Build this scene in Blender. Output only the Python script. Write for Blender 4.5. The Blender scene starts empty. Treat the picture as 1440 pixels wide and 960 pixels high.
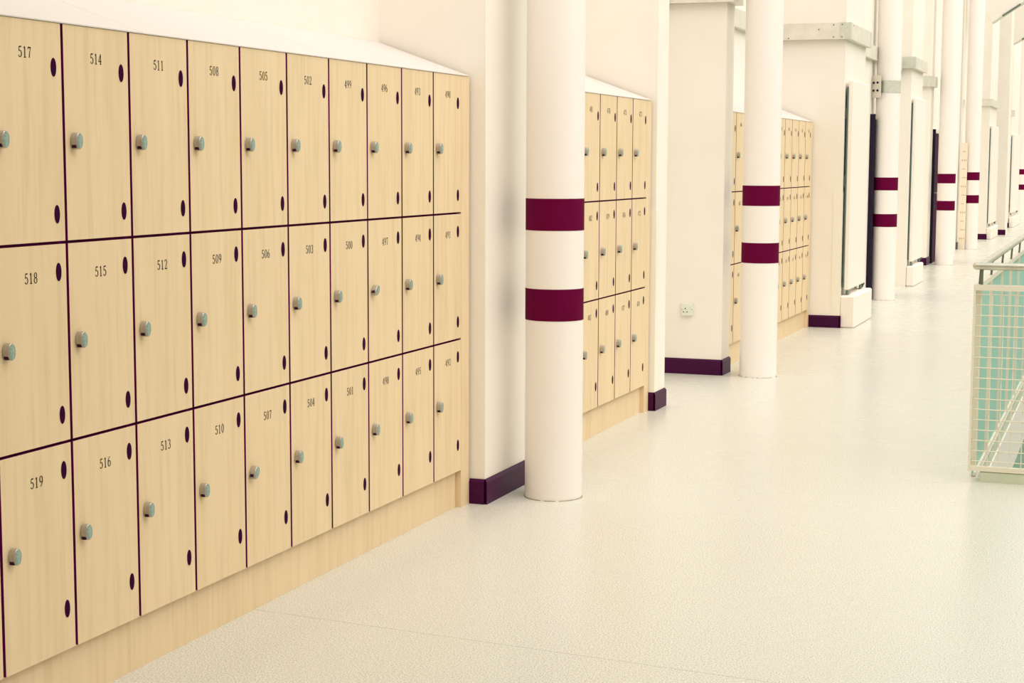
import bpy, bmesh, math, random
from mathutils import Matrix, Vector

C = bpy.context.scene.collection
S = bpy.context.scene

# ------------------------------------------------------------------ camera
cam_data = bpy.data.cameras.new('camera')
cam = bpy.data.objects.new('camera', cam_data)
C.objects.link(cam)
FPX, YAW, PITCH, ROLL = 2336.88, 0.354947, 0.108044, 0.003467
fw = Vector((-math.sin(YAW) * math.cos(PITCH), math.cos(YAW) * math.cos(PITCH), -math.sin(PITCH)))
rt = Vector((math.cos(YAW), math.sin(YAW), 0.0))
up = rt.cross(fw)
r2 = rt * math.cos(ROLL) + up * math.sin(ROLL)
u2 = -rt * math.sin(ROLL) + up * math.cos(ROLL)
M = Matrix((r2, u2, -fw)).transposed().to_4x4()
M.translation = Vector((2.55388, 0.0, 1.42923))
cam.matrix_world = M
cam_data.sensor_width = 36.0
cam_data.lens = 36.0 * FPX / 1440.0
cam_data.clip_end = 300
S.camera = cam

# ------------------------------------------------------------------ light
world = bpy.data.worlds.new('overcast_sky')
S.world = world
world.use_nodes = True
wn = world.node_tree.nodes
bg = wn['Background']
bg.inputs['Color'].default_value = (0.95, 1.0, 0.93, 1)
bg.inputs['Strength'].default_value = 1.0
sun_d = bpy.data.lights.new('daylight_sun', 'SUN')
sun_d.energy = 2.2
sun_d.angle = 1.35
sun_d.color = (1.0, 0.85, 0.83)
sun = bpy.data.objects.new('daylight_sun', sun_d)
C.objects.link(sun)
sun.location = (6, 6, 12)
sun.rotation_euler = Vector((-0.60, 0.20, -0.77)).to_track_quat('-Z', 'Y').to_euler()

S.view_settings.view_transform = 'Standard'
S.view_settings.look = 'None'
S.view_settings.gamma = 1.0
S.view_settings.use_curve_mapping = False
S.view_settings.exposure = 0.24
S.cycles.max_bounces = 8
S.cycles.diffuse_bounces = 5
S.cycles.caustics_reflective = False
S.cycles.caustics_refractive = False
S.cycles.use_denoising = True


# ------------------------------------------------------------------ materials
def lin(r, g, b):
    f = lambda c: (c / 255 / 12.92) if c / 255 <= 0.04045 else ((c / 255 + 0.055) / 1.055) ** 2.4
    return (f(r), f(g), f(b), 1)


def mat(name, rgb, rough=0.5, metal=0.0, spec=0.4):
    m = bpy.data.materials.new(name)
    m.use_nodes = True
    b = m.node_tree.nodes['Principled BSDF']
    b.inputs['Base Color'].default_value = lin(*rgb)
    b.inputs['Roughness'].default_value = rough
    b.inputs['Metallic'].default_value = metal
    b.inputs['Specular IOR Level'].default_value = spec
    return m


def noise_mat(name, c1, c2, scale, rough=0.5, metal=0.0, spec=0.4, lo=0.35, hi=0.65, detail=3,
              stretch=(1, 1, 1), rnd=False, bump=0.0):
    m = mat(name, c1, rough, metal, spec)
    n, l = m.node_tree.nodes, m.node_tree.links
    b = n['Principled BSDF']
    tc = n.new('ShaderNodeTexCoord')
    mp = n.new('ShaderNodeMapping')
    mp.inputs['Scale'].default_value = stretch
    l.new(tc.outputs['Object'], mp.inputs['Vector'])
    vec = mp.outputs['Vector']
    if rnd:
        oi = n.new('ShaderNodeObjectInfo')
        mu = n.new('ShaderNodeMath'); mu.operation = 'MULTIPLY'; mu.inputs[1].default_value = 60.0
        l.new(oi.outputs['Random'], mu.inputs[0])
        va = n.new('ShaderNodeVectorMath'); va.operation = 'ADD'
        l.new(vec, va.inputs[0]); l.new(mu.outputs[0], va.inputs[1])
        vec = va.outputs[0]
    nz = n.new('ShaderNodeTexNoise')
    nz.inputs['Scale'].default_value = scale
    nz.inputs['Detail'].default_value = detail
    nz.inputs['Distortion'].default_value = 0.7 if rnd else 0.0
    l.new(vec, nz.inputs['Vector'])
    rp = n.new('ShaderNodeValToRGB')
    rp.color_ramp.elements[0].position = lo
    rp.color_ramp.elements[0].color = lin(*c1)
    rp.color_ramp.elements[1].position = hi
    rp.color_ramp.elements[1].color = lin(*c2)
    l.new(nz.outputs['Fac'], rp.inputs['Fac'])
    l.new(rp.outputs['Color'], b.inputs['Base Color'])
    if bump:
        bp = n.new('ShaderNodeBump')
        bp.inputs['Strength'].default_value = bump
        bp.inputs['Distance'].default_value = 0.002
        l.new(nz.outputs['Fac'], bp.inputs['Height'])
        l.new(bp.outputs['Normal'], b.inputs['Normal'])
    return m


def wood_mat(name, dark, light, streak):
    """vertical pale veneer: broad grain bands and fine darker streaks, shifted per object"""
    m = noise_mat(name, dark, light, 1.0, 0.5, 0, 0.25, 0.30, 0.70, 5, (11, 11, 0.8), True)
    n, l = m.node_tree.nodes, m.node_tree.links
    b = n['Principled BSDF']
    ramp = [x for x in n if x.type == 'VALTORGB'][0]
    va = [x for x in n if x.type == 'VECT_MATH'][0]
    sc = n.new('ShaderNodeVectorMath'); sc.operation = 'MULTIPLY'
    sc.inputs[1].default_value = (4.0, 4.0, 3.6)
    l.new(va.outputs[0], sc.inputs[0])
    nz = n.new('ShaderNodeTexNoise')
    nz.inputs['Scale'].default_value = 1.0
    nz.inputs['Detail'].default_value = 4
    l.new(sc.outputs[0], nz.inputs['Vector'])
    r2_ = n.new('ShaderNodeValToRGB')
    r2_.color_ramp.elements[0].position = 0.30
    r2_.color_ramp.elements[0].color = (0.55, 0.55, 0.55, 1)
    r2_.color_ramp.elements[1].position = 0.52
    r2_.color_ramp.elements[1].color = (0, 0, 0, 1)
    l.new(nz.outputs['Fac'], r2_.inputs['Fac'])
    mx = n.new('ShaderNodeMixRGB')
    mx.inputs[2].default_value = lin(*streak)
    l.new(r2_.outputs['Color'], mx.inputs[0])
    l.new(ramp.outputs['Color'], mx.inputs[1])
    l.new(mx.outputs['Color'], b.inputs['Base Color'])
    return m


WALL = noise_mat('wall_paint', (240, 234, 223), (243, 237, 227), 3.0, 0.75, 0, 0.2)
WHITE = mat('column_paint', (243, 237, 231), 0.45, 0, 0.3)
WOOD = wood_mat('veneer_door', (229, 205, 166), (234, 211, 174), (214, 192, 150))
MAROON = mat('maroon_edge', (128, 8, 96), 0.6, 0, 0.1)
BAND = noise_mat('maroon_band', (96, 1, 50), (99, 1, 53), 2.0, 0.7, 0, 0.06)
HINGE = mat('plum_cover', (52, 1, 48), 0.7, 0, 0.04)
SKIRT = noise_mat('plum_skirting', (58, 1, 50), (66, 3, 57), 6.0, 0.45, 0, 0.15)
LOCK = mat('lock_metal', (186, 180, 170), 0.38, 0.6, 0.5)
LOCKFACE = noise_mat('lock_face', (118, 146, 138), (160, 182, 172), 160.0, 0.4, 0.2, 0.5)
SLOT = mat('lock_slot', (52, 10, 46), 0.6, 0, 0.2)
INK = mat('number_ink', (38, 24, 22), 0.6, 0, 0.2)
GALV = noise_mat('galvanised_trunking', (222, 216, 202), (232, 227, 214), 9.0, 0.42, 0.25, 0.5)
JOINT = noise_mat('galvanised_joint', (206, 208, 196), (218, 218, 206), 30.0, 0.38, 0.4, 0.5)
SCREW = mat('screw_head', (120, 112, 98), 0.4, 0.5, 0.5)
RAD = mat('radiator_enamel', (243, 236, 226), 0.6, 0, 0.15)
RADBACK = mat('radiator_inner', (86, 110, 104), 0.5, 0.2, 0.5)
PIPE = mat('valve_metal', (120, 140, 130), 0.3, 0.7, 0.5)
VALVE = mat('valve_cap', (40, 34, 44), 0.4, 0, 0.4)
DOORM = mat('door_plum', (56, 2, 48), 0.6, 0, 0.05)
FRAMEM = mat('door_frame_dark', (42, 34, 50), 0.6, 0, 0.05)
STEEL = noise_mat('handrail_steel', (196, 192, 176), (212, 208, 190), 14.0, 0.28, 0.85, 0.5)
STEELD = mat('bracket_steel', (112, 122, 112), 0.4, 0.5, 0.5)
AQUA = mat('side_wire_aqua', (168, 214, 202), 0.4, 0, 0.4)  # pale aqua over all wires of the side mesh
CREAM = mat('railing_enamel', (228, 223, 204), 0.4, 0, 0.4)
KERB_SHADE = noise_mat('kerb_shade_tint', (200, 208, 184), (212, 218, 196), 10.0, 0.6, 0, 0.3)  # greenish shade on kerb and slab edge, put into the base colour
LOWER = noise_mat('lower_floor', (120, 150, 128), (134, 162, 140), 2.0, 0.6, 0, 0.3)
SOCK = mat('socket_plastic', (226, 230, 214), 0.3, 0, 0.5)
SOCKH = mat('socket_hole', (60, 58, 46), 0.6, 0, 0.2)
RULER = noise_mat('ruler_wood', (240, 226, 202), (246, 233, 211), 1.0, 0.55, 0, 0.3, 0.3, 0.7, 3, (20, 20, 1.0))
TICK = mat('ruler_ink', (204, 182, 152), 0.6, 0, 0.2)
TOPM = mat('top_laminate', (216, 210, 204), 0.5, 0, 0.3)
GUARD = mat('corner_guard', (242, 237, 224), 0.4, 0, 0.4)
SEAL = mat('sealant', (150, 150, 120), 0.8, 0, 0.1)


def floor_mat():
    m = mat('speckled_vinyl', (222, 220, 200), 0.26, 0, 0.5)
    n, l = m.node_tree.nodes, m.node_tree.links
    b = n['Principled BSDF']
    tc = n.new('ShaderNodeTexCoord')
    n1 = n.new('ShaderNodeTexNoise'); n1.inputs['Scale'].default_value = 210; n1.inputs['Detail'].default_value = 2
    n2 = n.new('ShaderNodeTexNoise'); n2.inputs['Scale'].default_value = 330; n2.inputs['Detail'].default_value = 1
    n3 = n.new('ShaderNodeTexNoise'); n3.inputs['Scale'].default_value = 1.3; n3.inputs['Detail'].default_value = 2
    for q in (n1, n2, n3):
        l.new(tc.outputs['Object'], q.inputs['Vector'])
    r1 = n.new('ShaderNodeValToRGB')
    e = r1.color_ramp.elements
    e[0].position = 0.36; e[0].color = lin(158, 180, 172)
    e[1].position = 0.52; e[1].color = lin(222, 218, 206)
    k = e.new(0.66); k.color = lin(238, 230, 220)
    l.new(n1.outputs['Fac'], r1.inputs['Fac'])
    r2_ = n.new('ShaderNodeValToRGB')
    r2_.color_ramp.elements[0].position = 0.60; r2_.color_ramp.elements[0].color = (0, 0, 0, 1)
    r2_.color_ramp.elements[1].position = 0.70; r2_.color_ramp.elements[1].color = (0.55, 0.55, 0.55, 1)
    l.new(n2.outputs['Fac'], r2_.inputs['Fac'])
    mx = n.new('ShaderNodeMixRGB'); mx.inputs[2].default_value = lin(206, 190, 160)
    l.new(r2_.outputs['Color'], mx.inputs[0]); l.new(r1.outputs['Color'], mx.inputs[1])
    l.new(mx.outputs['Color'], b.inputs['Base Color'])
    r3 = n.new('ShaderNodeMapRange')
    r3.inputs['To Min'].default_value = 0.20; r3.inputs['To Max'].default_value = 0.34
    l.new(n3.outputs['Fac'], r3.inputs['Value']); l.new(r3.outputs['Result'], b.inputs['Roughness'])
    return m


FLOOR = floor_mat()


# ------------------------------------------------------------------ helpers
def add_box(bm, x0, x1, y0, y1, z0, z1, mi=0, front_mi=None):
    v = [bm.verts.new(p) for p in ((x0, y0, z0), (x1, y0, z0), (x1, y1, z0), (x0, y1, z0),
                                   (x0, y0, z1), (x1, y0, z1), (x1, y1, z1), (x0, y1, z1))]
    for k, idx in enumerate(((3, 2, 1, 0), (4, 5, 6, 7), (0, 1, 5, 4), (1, 2, 6, 5), (2, 3, 7, 6), (3, 0, 4, 7))):
        f = bm.faces.new([v[i] for i in idx])
        f.material_index = front_mi if (front_mi is not None and k == 3) else mi
    return v


def add_tube(bm, a, b, r, seg=12, caps=True, mi=0, smooth=True):
    a, b = Vector(a), Vector(b)
    d = (b - a).normalized()
    s = d.cross(Vector((0, 0, 1)) if abs(d.z) < 0.9 else Vector((1, 0, 0))).normalized()
    t = d.cross(s)
    ra, rb = [], []
    for k in range(seg):
        q = 2 * math.pi * k / seg
        o = (s * math.cos(q) + t * math.sin(q)) * r
        ra.append(bm.verts.new(a + o)); rb.append(bm.verts.new(b + o))
    for k in range(seg):
        f = bm.faces.new((ra[k], rb[k], rb[(k + 1) % seg], ra[(k + 1) % seg]))
        f.smooth = smooth; f.material_index = mi
    if caps:          # own vertices, so that the caps stay out of the smooth side normals
        bm.faces.new([bm.verts.new(v.co) for v in ra]).material_index = mi
        bm.faces.new([bm.verts.new(v.co) for v in rb[::-1]]).material_index = mi


def add_prism(bm, pts, axis, a0, a1, mi=0):
    """extrude an outline given in the two other axes along axis (0,1,2)"""
    def P(p, a):
        q = list(p); q.insert(axis, a); return q
    A = [bm.verts.new(P(p, a0)) for p in pts]
    B = [bm.verts.new(P(p, a1)) for p in pts]
    n = len(pts)
    bm.faces.new(A).material_index = mi
    bm.faces.new(B[::-1]).material_index = mi
    for k in range(n):
        bm.faces.new((A[k], B[k], B[(k + 1) % n], A[(k + 1) % n])).material_index = mi


def mesh(bm, name, mats, fix=True, bevel=0.0):
    if fix:
        bmesh.ops.recalc_face_normals(bm, faces=bm.faces[:])
    if bevel:
        bmesh.ops.bevel(bm, geom=bm.edges[:], offset=bevel, segments=1, profile=0.7, affect='EDGES')
    me = bpy.data.meshes.new(name)
    bm.to_mesh(me); bm.free()
    for m in (mats if isinstance(mats, (list, tuple)) else [mats]):
        me.materials.append(m)
    return me


def link(name, me, parent=None, loc=(0, 0, 0), rot=(0, 0, 0)):
    o = bpy.data.objects.new(name, me)
    C.objects.link(o)
    o.location = loc; o.rotation_euler = rot
    if parent:
        o.parent = parent
    return o


def tag(o, label, cat, group=None):
    o['label'] = label; o['category'] = cat
    if group:
        o['group'] = group
    return o


def thing(name, label, cat, loc=(0, 0, 0), group=None):
    o = bpy.data.objects.new(name, None)
    C.objects.link(o)
    o.empty_display_size = 0.1
    o.location = loc
    return tag(o, label, cat, group)


def struct(o):
    o['kind'] = 'structure'
    return o


def box_obj(name, m, x0, x1, y0, y1, z0, z1, parent=None, bevel=0.0):
    bm = bmesh.new()
    if parent:
        px, py, pz = parent.location
        x0, x1, y0, y1, z0, z1 = x0 - px, x1 - px, y0 - py, y1 - py, z0 - pz, z1 - pz
    add_box(bm, x0, x1, y0, y1, z0, z1)
    return link(name, mesh(bm, name, m, bevel=bevel), parent)


# ------------------------------------------------------------------ setting: floor and walls
XB = -0.41          # face of the long wall behind the lockers
TOP = 8.0
fl = struct(link('floor', None))
seam = lambda x: 4.511 - 0.088 * (x - 0.84)
WX, WY = 1.947, 7.77           # edge of the open well
for pts in ([(XB - 0.2, -3.0), (9.0, -3.0), (9.0, seam(9.0) - 0.0008), (XB - 0.2, seam(XB - 0.2) - 0.0008)],
            [(XB - 0.2, seam(XB - 0.2) + 0.0008), (9.0, seam(9.0) + 0.0008), (9.0, WY), (WX, WY), (WX, 60.0), (XB - 0.2, 60.0)]):
    bm = bmesh.new(); add_prism(bm, pts, 2, -0.02, 0.0)
    link('floor_sheet', mesh(bm, 'floor_sheet', FLOOR), fl)
struct(box_obj('trim_1', KERB_SHADE, XB - 0.2, WX - 0.002, -3.0, 60.0, -0.08, -0.021))          # slab edge along the well, its shade put into the colour
struct(box_obj('trim_7', WHITE, XB - 0.2, WX + 0.004, WY + 0.01, 60.0, -0.40, -0.081))    # white fascia below it
struct(box_obj('trim_2', KERB_SHADE, WX, 9.0, -3.0, WY - 0.002, -0.40, -0.021))
struct(box_obj('floor_lower', LOWER, -3.0, 9.0, -3.0, 60.0, -3.6, -3.5))
struct(box_obj('wall_left', WALL, XB - 0.2, XB, -3.0, 60.0, 0.0, TOP))
struct(box_obj('wall_end', WALL, XB - 0.2, 9.2, 60.0, 60.2, -3.5, TOP + 2))
struct(box_obj('wall_behind', WALL, XB - 0.2, 9.2, -3.2, -3.0, -3.5, 3.2))  # unseen end wall, put in to block light from behind the camera
struct(box_obj('shade_slab', WALL, XB, 9.0, -3.0, 2.4, 4.4, 4.6))                          # unseen slab added to shade the near lockers
struct(box_obj('wall_right', WALL, 9.0, 9.2, -3.0, 60.0, -3.5, 6.0))

SK = 0.105


def pier(x1, y0, y1, skirt=True, side_skirt=True, x0=XB, top=TOP):
    w = struct(box_obj('wall_pier', WALL, x0, x1, y0, y1, 0.0, top))
    if skirt is not False:
        bm = bmesh.new()
        pr = [(x1 + 0.0, 0.0), (x1 + 0.014, 0.0), (x1 + 0.014, SK - 0.012), (x1 + 0.004, SK), (x1, SK)]
        lo = max(x0, XB)
        # board across the near face
        b0 = [(y0, 0.0), (y0 - 0.014, 0.0), (y0 - 0.014, SK - 0.012), (y0 - 0.004, SK), (y0, SK)]
        xl = skirt if isinstance(skirt, float) else lo
        add_prism(bm, b0, 0, xl, x1 + 0.0005)
        s1 = link('baseboard_near', mesh(bm, 'baseboard', SKIRT)); struct(s1)
        if side_skirt:
            bm = bmesh.new()
            A = [(x1, y0 - 0.014), (x1 + 0.014, y0 - 0.014)]
            ye = side_skirt if isinstance(side_skirt, float) else y1
            P = [(p[0], y0 - (p[0] - x1), p[1]) for p in pr]
            Q = [(p[0], ye, p[1]) for p in pr]
            va = [bm.verts.new(p) for p in P]; vb = [bm.verts.new(p) for p in Q]
            bm.faces.new(va); bm.faces.new(vb[::-1])
            for k in range(5):
                bm.faces.new((va[k], vb[k], vb[(k + 1) % 5], va[(k + 1) % 5]))
            struct(link('baseboard_side', mesh(bm, 'baseboard', SKIRT)))
    return w


pier(0.068, 1.9, 2.98, False)
pier(0.066, 6.391, 7.29, 0.0)
pier(0.020, 9.192, 9.423, -0.043)
pier(0.014, 10.905, 11.13)
P4X, P4Y = 0.222, 14.455
pier(P4X, P4Y, 15.60, -0.058, P4Y + 0.035)
P5X, P5Y = 0.145, 19.63
pier(0.0, 15.60, P5Y, False)
pier(P5X, P5Y, 20.72, False)
pier(-0.105, 23.81, 24.25)
pier(-0.12, 24.25, 28.2, False)
pier(-0.147, 28.2, 29.0)
pier(-0.26, 30.35, 30.8, False)
pier(0.035, 32.33, 34.0, -0.12, 32.36)
pier(0.225, 34.52, 35.2, 0.06, 34.55)
pier(0.02, 38.45, 41.0)
pier(0.0, 52.0, 60.0)

# thin corner protectors on two piers
def guard(n, x, y, h):
    bm = bmesh.new()
    t, w = 0.004, 0.072
    add_prism(bm, [(x - w, y - t), (x + t, y - t), (x + t, y + w), (x, y + w), (x, y), (x - w, y)], 2, SK + 0.002, h)
    struct(link('trim_%d' % n, mesh(bm, 'corner_guard', GUARD)))


guard(3, 0.020, 9.192, 1.15)
guard(4, P4X, P4Y, 1.17)


# ------------------------------------------------------------------ door leaves in the recess walls
def door(n, x, y0, y1, h):
    d = struct(link('door_%d' % n, None, None, (x, y0, 0)))
    w = y1 - y0
    for nm, a in (('jamb', (0, 0.05, 0, 0.05, 0, h + 0.06)), ('jamb', (0, 0.05, w - 0.05, w, 0, h + 0.06))):
        bm = bmesh.new(); add_box(bm, *a); link(nm, mesh(bm, nm, FRAMEM), d)
    bm = bmesh.new(); add_box(bm, 0, 0.05, 0.05, w - 0.05, h + 0.005, h + 0.06); link('head', mesh(bm, 'head', CREAM), d)
    bm = bmesh.new(); add_box(bm, 0.002, 0.042, 0.053, w - 0.053, 0.008, h)
    lf = link('door_leaf', mesh(bm, 'door_leaf', DOORM), d)
    bm = bmesh.new()
    add_tube(bm, (0.042, 0.13, 1.0), (0.085, 0.13, 1.0), 0.009)
    add_tube(bm, (0.085, 0.12, 1.0), (0.085, 0.24, 1.0), 0.009)
    link('door_handle', mesh(bm, 'door_handle', STEEL), lf)
    return d


door(1, 0.0, 17.50, 18.5, 1.865)
door(2, -0.12, 24.29, 25.2, 1.84)


# ------------------------------------------------------------------ lockers
def num_mesh(text, h=0.0275):
    """thick and thin serif figures drawn as strokes"""
    bm = bmesh.new()
    thin, thick = 0.065, 0.130

    def stroke(pts, ws, ox):
        L = []
        n = len(pts)
        for k in range(n):
            a = pts[max(0, k - 1)]; b = pts[min(n - 1, k + 1)]
            dx, dy = b[0] - a[0], b[1] - a[1]
            m = math.hypot(dx, dy) or 1
            w = (ws[k] if isinstance(ws, (list, tuple)) else ws) / 2
            nx, ny = -dy / m * w, dx / m * w
            L.append(((pts[k][0] + nx, pts[k][1] + ny), (pts[k][0] - nx, pts[k][1] - ny)))
        V = [[bm.verts.new((0, ox + q[0] * h, q[1] * h)) for q in s] for s in L]
        for k in range(n - 1):
            bm.faces.new((V[k][0], V[k + 1][0], V[k + 1][1], V[k][1]))

    def arc(cx, cy, rx, ry, a0, a1, n=14):
        p, w = [], []
        for k in range(n + 1):
            t = math.radians(a0 + (a1 - a0) * k / n)
            p.append((cx + rx * math.cos(t), cy + ry * math.sin(t)))
            w.append(thin + (thick - thin) * abs(math.cos(t)) ** 1.5)
        return p, w

    G = {
        '0': [arc(.27, .5, .20, .47, 0, 360, 20)],
        '1': [([(.27, .02), (.27, .98)], thick), ([(.27, .96), (.12, .84)], thin * 1.3), ([(.12, .03), (.42, .03)], thin * 1.2)],
        '2': [arc(.26, .73, .19, .24, 170, -20), ([(.44, .65), (.30, .36), (.08, .05)], [thick, thin * 1.6, thin]), ([(.07, .06), (.47, .06)], .11), ([(.46, .06), (.48, .22)], thin)],
        '3': [arc(.25, .74, .18, .23, 160, -85), arc(.25, .27, .21, .25, 88, -160)],
        '4': [([(.36, .98), (.03, .30)], thin * 1.3), ([(.02, .29), (.50, .29)], thin * 1.3), ([(.36, .02), (.36, .98)], thick), ([(.24, .03), (.47, .03)], thin * 1.2)],
        '5': [([(.12, .92), (.44, .94)], .12), ([(.12, .94), (.10, .52)], thin * 1.3), arc(.24, .32, .21, .29, 128, -155)],
        '6': [arc(.27, .30, .20, .28, 0, 360, 18), ([(.08, .32), (.10, .60), (.22, .86), (.42, .96)], [thick, .12, .08, thin])],
        '7': [([(.08, .92), (.47, .92)], .12), ([(.08, .94), (.07, .74)], thin), ([(.46, .90), (.30, .45), (.24, .02)], [thin, .10, thick])],
        '8': [arc(.27, .74, .17, .22, 0, 360, 18), arc(.27, .27, .20, .25, 0, 360, 18)],
        '9': [arc(.27, .69, .20, .28, 0, 360, 18), ([(.46, .67), (.44, .40), (.32, .14), (.12, .04)], [thick, .12, .08, thin])],
    }
    adv = 0.66
    for i, ch in enumerate(text):
        for pts, ws in G[ch]:
            stroke(pts, ws, (i - len(text) / 2) * adv * h + 0.03 * h)
    for f in bm.faces:
        f.normal_update()
        if f.normal.x < 0:
            f.normal_flip()
    return mesh(bm, 'number', INK, fix=False)


def ellipse(w, h, n=20):
    return [(w / 2 * math.cos(2 * math.pi * k / n), h / 2 * math.sin(2 * math.pi * k / n)) for k in range(n)]


def obround(w, h, n=8):
    r = w / 2
    pts = []
    for k in range(n + 1):
        t = math.pi * k / n
        pts.append((r * math.cos(t), h / 2 - r + r * math.sin(t)))
    for k in range(n + 1):
        t = math.pi + math.pi * k / n
        pts.append((r * math.cos(t), -h / 2 + r + r * math.sin(t)))
    return pts


bm = bmesh.new(); add_prism(bm, ellipse(0.0225, 0.047), 0, 0.0, 0.0012)
HINGE_ME = mesh(bm, 'hinge_cover', HINGE)

bm = bmesh.new()
add_prism(bm, ellipse(0.029, 0.043, 24), 0, 0.0, 0.020, 0)
LOCK_ME = mesh(bm, 'coin_lock', LOCK, bevel=0.0015)
bm = bmesh.new(); add_prism(bm, ellipse(0.0240, 0.0380, 24), 0, 0.0, 0.0008, 0)
FACE_ME = mesh(bm, 'lock_face', LOCKFACE)
bm = bmesh.new()
add_box(bm, 0.004, 0.0155, -0.0130, -0.005, -0.0185, -0.0105)
SLOT_ME = mesh(bm, 'coin_slot', SLOT)


def lock_join():
    """body, face plate and coin slot of one lock as a single small mesh"""
    bm = bmesh.new()
    off = 0
    for me, dx, mi in ((LOCK_ME, 0, 0), (FACE_ME, 0.020, 1), (SLOT_ME, 0, 2)):
        n0 = len(bm.faces); v0 = len(bm.verts)
        bm.from_mesh(me)
        bm.faces.ensure_lookup_table(); bm.verts.ensure_lookup_table()
        for f in bm.faces[n0:]:
            f.material_index = mi
        for v in bm.verts[v0:]:
            v.co.x += dx
    return mesh(bm, 'coin_lock', [LOCK, LOCKFACE, SLOT], fix=False)


LOCK_ALL = lock_join()
RNG = random.Random(5)
BASEZ, TOPZ = 0.158, 1.771
_door_cache = {}


def door_me(w, h):
    k = (round(w, 4), round(h, 4))
    if k not in _door_cache:
        bm = bmesh.new()
        add_box(bm, -0.018, 0.0, 0.0, w, 0.0, h, 0, 1)
        _door_cache[k] = mesh(bm, 'locker_door', [MAROON, WOOD])
    return _door_cache[k]


def locker_column(xb, y0, w, first, j1, j2, label, group, door_w=None, tilt=()):
    """one cabinet: carcass and three numbered doors, each with hinge covers, number and coin lock"""
    t = thing('locker_cabinet', label, 'locker', (xb, y0, BASEZ), group)
    bm = bmesh.new()
    add_box(bm, XB + 0.01 - xb, -0.0205, 0.001, w - 0.001, 0.0, TOPZ - BASEZ - 0.003)
    link('carcass', mesh(bm, 'carcass', MAROON), t)
    g = 0.0055
    dw = (door_w or w) - 2 * g
    hx = dw - 0.0325
    rows = ((j1, TOPZ, 0.111, 0.072), (j2, j1, 0.071, 0.072), (BASEZ, j2, 0.068, 0.109))
    for k, (z0, z1, ht, hb) in enumerate(rows):
        a, b = z0 + (g * 0.7 if k < 2 else 0.0), z1 - (g * 0.7 if k else 0.0)
        d = link('door', door_me(dw, b - a), t, (0.0, g, a - BASEZ))
        n = str(first + k)
        d['label'] = 'door numbered ' + n
        link('hinge_cover', HINGE_ME, d, (0, hx, b - ht - a))
        link('hinge_cover', HINGE_ME, d, (0, hx, z0 + hb - a))
        link('number', num_mesh(n), d, (0.0005, 0.143, b - 0.080 - a - 0.0135))
        zl = (1.477, 0.964, 0.455)[k]
        rot = tilt[k] if tilt else RNG.uniform(-0.06, 0.06)
        link('coin_lock', LOCK_ALL, d, (0, 0.0345, zl - a), (rot, 0, 0))
    return t


def locker_bank(name, xb, y_start, y_fill, y_end, wall_x=XB):
    """the loose pieces of a bank: continuous plinth, sloping top made of panels, end filler"""
    pl = box_obj('locker_plinth', WOOD, XB + 0.03, xb - 0.024, y_start, y_fill - 0.001, 0.0, BASEZ - 0.001)
    tag(pl, 'long pale wooden plinth running under the %s' % name, 'plinth')
    fi = box_obj('filler_panel', WOOD, XB + 0.01, xb, y_fill, y_end, 0.0, TOPZ)
    tag(fi, 'narrow pale wooden filler strip at the right end of the %s' % name, 'panel')
    tp = thing('sloping_top', 'white sloping top panels over the %s, rising to the wall' % name, 'top', (xb, y_start, TOPZ))
    y = y_end - 0.008
    while y > y_start + 0.01:
        ya = max(y - 1.2, y_start)
        bm = bmesh.new()
        add_prism(bm, [(0.003, 0.001), (0.003, 0.004), (XB - xb + 0.001, 0.150), (XB - xb + 0.001, 0.001)], 1,
                  ya - y_start + 0.001, y - y_start - 0.001)
        link('top_panel', mesh(bm, 'top_panel', TOPM), tp)
        y = ya


W = 0.30
PLACE = ['last of the nearest bank, against the pier', 'second from the pier end', 'third from the pier end',
         'fourth from the pier end', 'fifth from the pier end', 'sixth from the pier end', 'fifth from the left edge',
         'fourth from the left edge', 'third from the left edge', 'second from the left edge', 'cut off by the left edge']
# first bank: 520..490, the doors nearest the camera
for i in range(11):
    y0 = 6.0015 - W * i
    a = 490 + 3 * i
    tilt = ()
    if a == 496: tilt = (0.03, -0.75, 0.0)
    if a == 505: tilt = (0.0, 0.04, -0.55)
    lab = 'pale wood locker cabinet numbered %d to %d, %s' % (a, a + 2, PLACE[i])
    locker_column(0.0, y0, 0.285 if i == 0 else W, a, 1.2194, 0.7049, lab, 'locker cabinets of the nearest bank',
                  0.2895 if i == 0 else None, tilt)
locker_bank('nearest bank of lockers', 0.0, 2.999, 6.287, 6.377)

# second bank, behind the first column
B2 = -0.010
ORD = ['rightmost of the second bank', 'second from right in the second bank', 'third from right in the second bank',
       'partly covered by the first striped column', 'hidden behind the first striped column',
       'farthest left of the second bank, hidden behind the first striped column']
for i in range(6):
    y0 = 8.805 - 0.2995 * i
    locker_column(B2, y0, 0.285 if i == 0 else 0.2995, 472 + 3 * i, 1.226, 0.721,
                  'pale wood locker cabinet, ' + ORD[i],
                  'locker cabinets of the second bank', 0.2895 if i == 0 else None)
locker_bank('second bank of lockers', B2, 7.305, 9.0905, 9.178)

# third bank, behind the second column
B3 = -0.040
NTH = ['last', 'second from last', 'third from last', 'fourth from last', 'fifth from last', 'sixth from last',
       'seventh from last', 'eighth from last', 'ninth from last', 'second', 'first']
for i in range(11):
    y0 = 14.107 - 0.292 * i
    where = ('beside the radiator pier' if i == 0 else
             'right of second striped column' if i < 4 else
             'left of second striped column' if i > 8 else 'behind second striped column')
    locker_column(B3, y0, 0.26 if i == 0 else 0.292, 439 + 3 * i, 1.222, 0.716,
                  'pale wood locker cabinet, %s of third bank, %s' % (NTH[i], where),
                  'locker cabinets of the third bank', 0.2645 if i == 0 else None)
locker_bank('third bank of lockers', B3, 11.18, 14.3675, 14.436)


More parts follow.
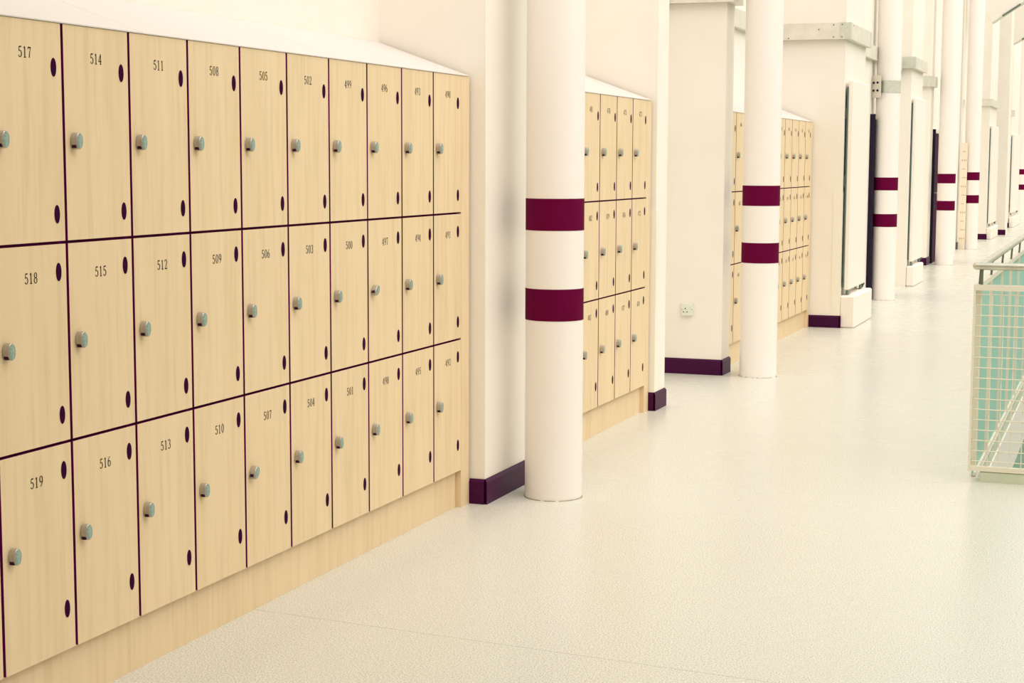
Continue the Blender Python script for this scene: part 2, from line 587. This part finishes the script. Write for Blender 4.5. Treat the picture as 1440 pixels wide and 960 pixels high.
# ------------------------------------------------------------------ round columns with two maroon bands
def column(x, y, label, r=0.1229, h=TOP):
    t = thing('round_column', label, 'column', (x, y, 0), 'round white columns with two maroon bands')

    def ring(nm, z0, z1, rr, m, seg=64):
        bm = bmesh.new()
        add_tube(bm, (0, 0, z0), (0, 0, z1), rr, seg)
        return link(nm, mesh(bm, nm, m), t)
    ring('shaft', 0.0, h, r, WHITE)
    ring('band', 1.1416, 1.2746, r + 0.0012, BAND)
    ring('band', 0.7635, 0.8971, r + 0.0012, BAND)
    bm = bmesh.new()
    rg = random.Random(int(y * 100))
    for k in range(48):
        if rg.random() < 0.35:
            continue
        a0, a1 = 2 * math.pi * k / 48, 2 * math.pi * (k + 1) / 48
        q = []
        wd = rg.uniform(0.002, 0.005)
        for (a, rr) in ((a0, r - 0.001), (a0, r + wd), (a1, r + wd), (a1, r - 0.001)):
            q.append((rr * math.cos(a), rr * math.sin(a)))
        add_prism(bm, q, 2, 0.0, 0.002)
    s = link('base_sealant', mesh(bm, 'base_sealant', SEAL), t)
    s['label'] = 'cracked dark sealant at the foot'
    return t


column(0.277, 6.660, 'nearest and largest round white column with two maroon bands')
column(0.251, 10.970, 'second round white column with maroon bands, in front of the third bank of lockers')
column(0.157, 17.656, 'third round white column with maroon bands, carrying a metal plate high up')
column(0.121, 24.086, 'fourth round white column with maroon bands, beside the far dark door')
column(0.071, 28.607, 'fifth round white column with maroon bands, beside the wooden height ruler')
column(-0.043, 43.49, 'sixth round white column, tiny in the distance')
column(0.010, 48.0, 'seventh and farthest round white column, at the right edge of the photo')


# metal plate clamped high on the third column
def clamp_plate():
    c = Vector((0.157, 17.656, 2.205))
    t = thing('clamped_plate', 'galvanised plate strapped high on the third striped column', 'bracket', c)
    d = Vector((-0.62, -0.78, 0)).normalized()
    ang = math.atan2(d.y, d.x)
    bm = bmesh.new(); add_box(bm, 0.170, 0.176, -0.070, 0.070, -0.115, 0.115)
    pl = link('plate', mesh(bm, 'plate', GALV, bevel=0.001), t, (0, 0, 0), (0, 0, ang))
    bm = bmesh.new(); add_box(bm, 0.126, 0.169, -0.045, 0.045, -0.06, 0.06)
    link('spacer_block', mesh(bm, 'spacer_block', STEELD), t, (0, 0, 0), (0, 0, ang))
    bm = bmesh.new(); add_tube(bm, (0, 0, -0.062), (0, 0, 0.062), 0.1265, 48, False)
    link('strap', mesh(bm, 'strap', JOINT), t)
    for y in (-0.028, 0.028):
        for z in (-0.04, 0.04):
            bm = bmesh.new(); add_tube(bm, (0.176, y, z), (0.186, y, z), 0.011, 8)
            link('bolt', mesh(bm, 'bolt', FRAMEM), pl)


clamp_plate()


# ------------------------------------------------------------------ cable trunking round the piers
def trunking(label, runs, z0=2.472, z1=2.610, joints=(), screws=()):
    x, y = runs[0][0], runs[0][2]
    t = thing('cable_trunking', label, 'trunking', (x, y, z0), None)
    for r in runs:
        box_obj('trunk_section', GALV, r[0] + 0.001, r[1], r[2], r[3] - 0.001, z0, z1, t)
    for r in joints:
        box_obj('joint_cover', JOINT, r[0] + 0.0015, r[1], r[2], r[3] - 0.001, z0 - 0.001, z1 + 0.001, t)
    for (sx, sy, sz, ax) in screws:
        bm = bmesh.new()
        d = Vector((0, -0.0025, 0)) if ax == 'y' else Vector((0.0025, 0, 0))
        p = Vector((sx, sy, sz)) - Vector(t.location)
        add_tube(bm, p, p + d, 0.006, 8)
        link('screw', mesh(bm, 'screw', SCREW), t)
    return t


T = 0.049
p3r = 0.014 + T
trunking('galvanised cable trunking at the top edge, above the pier with the socket',
         [(XB, p3r, 10.905 - T, 10.905), (0.014, p3r, 10.906, 11.13),
          (XB, p3r, 11.132, 11.13 + T), (XB, XB + T, 11.131 + T, P4Y - T - 0.001)],
         joints=[(-0.372, -0.354, 10.905 - T - 0.002, 10.905)])
p4r = P4X + T
trunking('galvanised cable trunking around the pier with the nearest radiator',
         [(XB, p4r, P4Y - T, P4Y), (P4X, p4r, P4Y + 0.001, 15.60), (0.0, T, 15.601, P5Y - T - 0.001)],
         joints=[(0.175, p4r + 0.0015, P4Y - T - 0.0015, P4Y - 0.001), (P4X + 0.001, p4r + 0.0015, 15.53, 15.599)],
         screws=[(0.125, P4Y - T, 2.592, 'y'), (0.125, P4Y - T, 2.490, 'y'), (0.197, P4Y - T - 0.0015, 2.592, 'y'),
                 (0.197, P4Y - T - 0.0015, 2.490, 'y'), (-0.26, P4Y - T, 2.485, 'y'), (0.0, P4Y - T, 2.555, 'y'),
                 (p4r, P4Y + 0.1, 2.592, 'x')])
p5r = P5X + T
trunking('galvanised cable trunking around the pier with the second radiator',
         [(0.0, p5r, P5Y - T, P5Y), (P5X, p5r, P5Y + 0.001, 20.72), (XB, p5r, 20.722, 20.72 + T)],
         z0=2.50, z1=2.63, joints=[(0.0 + 0.001, p5r + 0.0015, P5Y - T - 0.0015, P5Y - 0.001)])
trunking('cable trunking around the far pier beside the fourth striped column',
         [(XB, -0.105 + T, 23.81 - T, 23.81), (-0.105, -0.105 + T, 23.811, 24.25)], z0=2.475, z1=2.618,
         joints=[(-0.105 - 0.09, -0.105 + T + 0.0015, 23.81 - T - 0.0015, 23.809)])
trunking('short cable trunking on the wall behind the fifth striped column', [(XB, -0.235, 30.35 - T, 30.35)], z0=2.40, z1=2.53)
trunking('cable trunking around the distant pier right of the fifth striped column',
         [(-0.28, 0.035 + T, 32.33 - T, 32.33), (0.035, 0.035 + T, 32.331, 34.0)], z0=2.478, z1=2.61)
trunking('farthest visible cable trunking, faint near the right edge', [(-0.20, 0.092, 38.45 - T, 38.45)], z0=2.44, z1=2.58)


# ------------------------------------------------------------------ radiators and pipe boxings
def radiator(x0, y0, y1, z0, z1, wx, label):
    t = thing('radiator', label, 'radiator', (x0, y0, z0), 'tall white panel radiators')
    d, w, h = 0.042, y1 - y0, z1 - z0
    bm = bmesh.new()
    add_box(bm, 0, d, 0, w, 0, h)
    e = [ed for ed in bm.edges]
    link('panel', mesh(bm, 'panel', RAD, bevel=0.008), t)
    for zz in (0.16, h * 0.52, h - 0.28):
        for yy in (0.05, w - 0.05):
            bm = bmesh.new(); add_box(bm, wx - x0 + 0.001, 0, yy - 0.02, yy + 0.02, zz - 0.05, zz + 0.05)
            link('bracket', mesh(bm, 'bracket', STEELD), t)
    bm = bmesh.new(); add_box(bm, -0.012, 0, 0.004, w - 0.004, 0.02, h - 0.06)
    link('back_fins', mesh(bm, 'back_fins', RADBACK), t)
    for k, yy in enumerate((0.06, w - 0.12)):
        bm = bmesh.new()
        add_tube(bm, (d * 0.5, yy, 0), (d * 0.5, yy, -0.040), 0.011, 10)
        add_tube(bm, (d * 0.5, yy, -0.035), (d * 0.5, yy + 0.10, -0.012 if k else -0.035), 0.013, 10)
        v = link('valve', mesh(bm, 'valve', PIPE), t)
        if k:
            bm = bmesh.new(); add_tube(bm, (d * 0.5, yy + 0.05, -0.025), (d * 0.5, yy + 0.14, -0.004), 0.019, 10)
            link('valve_cap', mesh(bm, 'valve_cap', VALVE), v)
    return t


def boxing(x0, x1, y0, y1, h, label):
    o = box_obj('pipe_boxing', RAD, x0, x1, y0, y1, 0.0, h, None, 0.012)
    tag(o, label, 'boxing', 'white pipe boxings below the radiators')


radiator(P4X + 0.027, 14.50, 15.42, 0.328, 2.13, P4X, 'nearest tall white panel radiator, on the pier beside the third bank of lockers')
boxing(P4X + 0.002, P4X + 0.130, P4Y + 0.017, 15.49, 0.280, 'low white pipe boxing under the nearest radiator')
radiator(P5X + 0.018, 19.70, 20.66, 0.285, 2.17, P5X, 'second tall white panel radiator, right of the third striped column')
boxing(P5X + 0.002, P5X + 0.092, P5Y + 0.002, 20.55, 0.235, 'low white pipe boxing under the second radiator, right of the third column')
radiator(0.053, 32.45, 33.9, 0.29, 2.12, 0.035, 'third white radiator, distant, on the pier right of the fifth striped column')
boxing(0.037, 0.13, 32.38, 34.0, 0.22, 'low distant white boxing under the third radiator')
radiator(0.040, 38.6, 40.8, 0.32, 2.06, 0.02, 'farthest white radiator, narrow and tiny beside the sixth column')
boxing(0.036, 0.13, 38.5, 40.9, 0.23, 'tiny farthest white boxing under the last radiator')


# ------------------------------------------------------------------ wall socket on the pier
def socket():
    t = thing('wall_socket', 'white square wall socket on the pier left of the second striped column', 'socket', (-0.222, 10.904, 0.439))
    bm = bmesh.new(); add_box(bm, -0.041, 0.041, -0.020, 0.0, -0.042, 0.042)
    pl = link('faceplate', mesh(bm, 'faceplate', SOCK, bevel=0.003), t)
    for (x, z, w, h) in ((-0.012, 0.006, 0.006, 0.010), (-0.024, -0.017, 0.009, 0.006), (0.0, -0.017, 0.009, 0.006)):
        bm = bmesh.new(); add_box(bm, x - w / 2, x + w / 2, -0.0207, -0.0198, z - h / 2, z + h / 2)
        link('pin_hole', mesh(bm, 'pin_hole', SOCKH), pl)
    bm = bmesh.new(); add_box(bm, 0.016, 0.029, -0.024, -0.019, 0.012, 0.031)
    link('switch', mesh(bm, 'switch', SOCK, bevel=0.001), pl)
    for x in (-0.034, 0.034):
        bm = bmesh.new(); add_tube(bm, (x, -0.0195, 0), (x, -0.0208, 0), 0.003, 8)
        link('screw', mesh(bm, 'screw', SCREW), pl)


socket()


# ------------------------------------------------------------------ tall wooden height ruler by the fifth column
def ruler():
    x0, x1, y = -0.105, 0.004, 28.45
    t = thing('height_ruler', 'tall pale wooden height ruler standing beside the fifth striped column', 'ruler', (x0, y, 0))
    bm = bmesh.new(); add_box(bm, 0, x1 - x0, 0, 0.02, 0.0, 1.755)
    b = link('board', mesh(bm, 'board', RULER), t)
    for k in range(1, 12):
        z = 1.755 - k * 0.143
        bm = bmesh.new()
        wd = 0.075 if k % 2 == 0 else 0.05
        if k % 3 == 2:
            for j in range(3):
                add_box(bm, 0.02 + j * 0.03, 0.036 + j * 0.03, -0.0012, 0.001, z - 0.014, z + 0.014)
        else:
            add_box(bm, 0.03, 0.03 + wd, -0.0012, 0.001, z - 0.006, z + 0.006)
        link('mark', mesh(bm, 'mark', TICK), b)


ruler()


# ------------------------------------------------------------------ railing round the open well
def railing():
    x0, x1, yf, xs, ye = 1.914, 4.2, 7.66, 1.929, 17.0
    t = thing('mesh_railing', 'cream mesh railing with steel handrail around the stair well at right', 'railing', (x0, yf, 0))
    L = Vector(t.location)

    def bx(nm, m, *a, bevel=0.0):
        return box_obj(nm, m, *a, t, bevel)

    def tube(nm, m, a, b, r, seg=16):
        bm = bmesh.new(); add_tube(bm, Vector(a) - L, Vector(b) - L, r, seg)
        return link(nm, mesh(bm, nm, m), t)
    # frames
    ZB, ZT = 0.049, 0.889
    for (z0, z1) in ((ZB, ZB + 0.022), (ZT - 0.025, ZT)):
        bx('rail_bar', CREAM, x0, x1, yf - 0.012, yf + 0.012, z0, z1)
    bx('rail_bar', CREAM, xs - 0.012, xs + 0.012, yf + 0.013, ye, ZT - 0.025, ZT)
    bx('rail_bar', CREAM, xs - 0.010, xs + 0.010, WY + 0.005, ye, 0.004, 0.020)
    bx('stile', CREAM, x0, x0 + 0.010, yf - 0.012, yf + 0.012, ZB + 0.0225, ZT - 0.0255)
    for k in range(13):                # flat posts under each handrail bracket
        yy = 7.65 + 0.71 * k if k else 7.70
        bx('post', CREAM, xs - 0.008, xs + 0.014, yy - 0.005, yy + 0.005, 0.0205 if k > 0 else 0.0465, ZT - 0.0255)

    # welded wire in 50 mm squares
    def wires(m, along_x, z0):
        bm = bmesh.new()
        a, a1 = (x0 + 0.034, x1) if along_x else (yf + 0.04, ye)
        P = (lambda q, z, o=0.0: Vector((q, yf - o, z)) - L) if along_x else (lambda q, z, o=0.0: Vector((xs - o, q, z)) - L)
        q = a
        while q < a1:
            add_tube(bm, P(q, z0), P(q, ZT - 0.02), 0.0024, 5, False)
            q += 0.0485
        z = 0.094
        while z < ZT - 0.03:
            add_tube(bm, P(a - 0.026, z, 0.004), P(a1, z, 0.004), 0.0025, 5, False)
            z += 0.0470
        w = link('wire_mesh', mesh(bm, 'wire_mesh', m), t); w['kind'] = 'stuff'
        return w
    wires(CREAM, True, ZB + 0.02)
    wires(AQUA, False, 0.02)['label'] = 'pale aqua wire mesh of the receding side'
    # handrails, with a small end dome
    hz, hrr = 0.9715, 0.0165
    hr = []
    for a, b in (((x0 + 0.008, yf, hz), (x1, yf, hz)), ((xs + 0.012, yf + 0.017, hz), (xs + 0.012, ye, hz))):
        hr.append(tube('handrail', STEEL, a, b, hrr, 20))
    bm = bmesh.new(); bmesh.ops.create_uvsphere(bm, u_segments=16, v_segments=8, radius=hrr - 0.0002)
    for f in bm.faces: f.smooth = True
    link('end_cap', mesh(bm, 'end_cap', STEEL), hr[0], Vector((x0 + 0.008, yf, hz)) - L)
    for xx in (x0 + 0.034, x0 + 0.75, x0 + 1.5):
        tube('bracket', STEELD, (xx, yf, ZT), (xx, yf, hz - 0.016), 0.0055, 10)
    for k in range(12):
        yy = 7.65 + 0.71 * k if k else 7.70
        tube('bracket', STEELD, (xs + 0.006, yy, ZT), (xs + 0.010, yy, hz - 0.016), 0.0055, 10)
    # foot
    bx('base_bracket', STEELD, x0 + 0.056, x0 + 0.066, yf - 0.002, yf + 0.010, 0.0455, 0.0485)
    return t


railing()
kb = box_obj('kerb', KERB_SHADE, 1.968, 4.2, 7.652, WY - 0.001, 0.0, 0.045)
tag(kb, 'low kerb in shade-tinted green on the floor beneath the front railing', 'kerb')


# ------------------------------------------------------------------ sloping roof ribs far above the corridor
def rib(n, px, py, pz, ln, dp, wd, tilt):
    bm = bmesh.new(); add_box(bm, 0, ln, 0, wd, 0, dp)
    o = link('trim_%d' % n, mesh(bm, 'roof_rib', WALL, bevel=0.004), None, (px, py, pz), (0, -tilt, 0))
    struct(o)
    bm = bmesh.new(); add_box(bm, 0.2, 0.55, -0.03, 0.0, -0.02, 0.01)
    link('light_fitting', mesh(bm, 'light_fitting', STEELD), o)


rib(5, 0.20, 30.0, 3.82, 6.0, 0.75, 0.35, 0.58)
rib(6, 0.155, 36.0, 3.85, 6.0, 0.85, 0.35, 0.49)
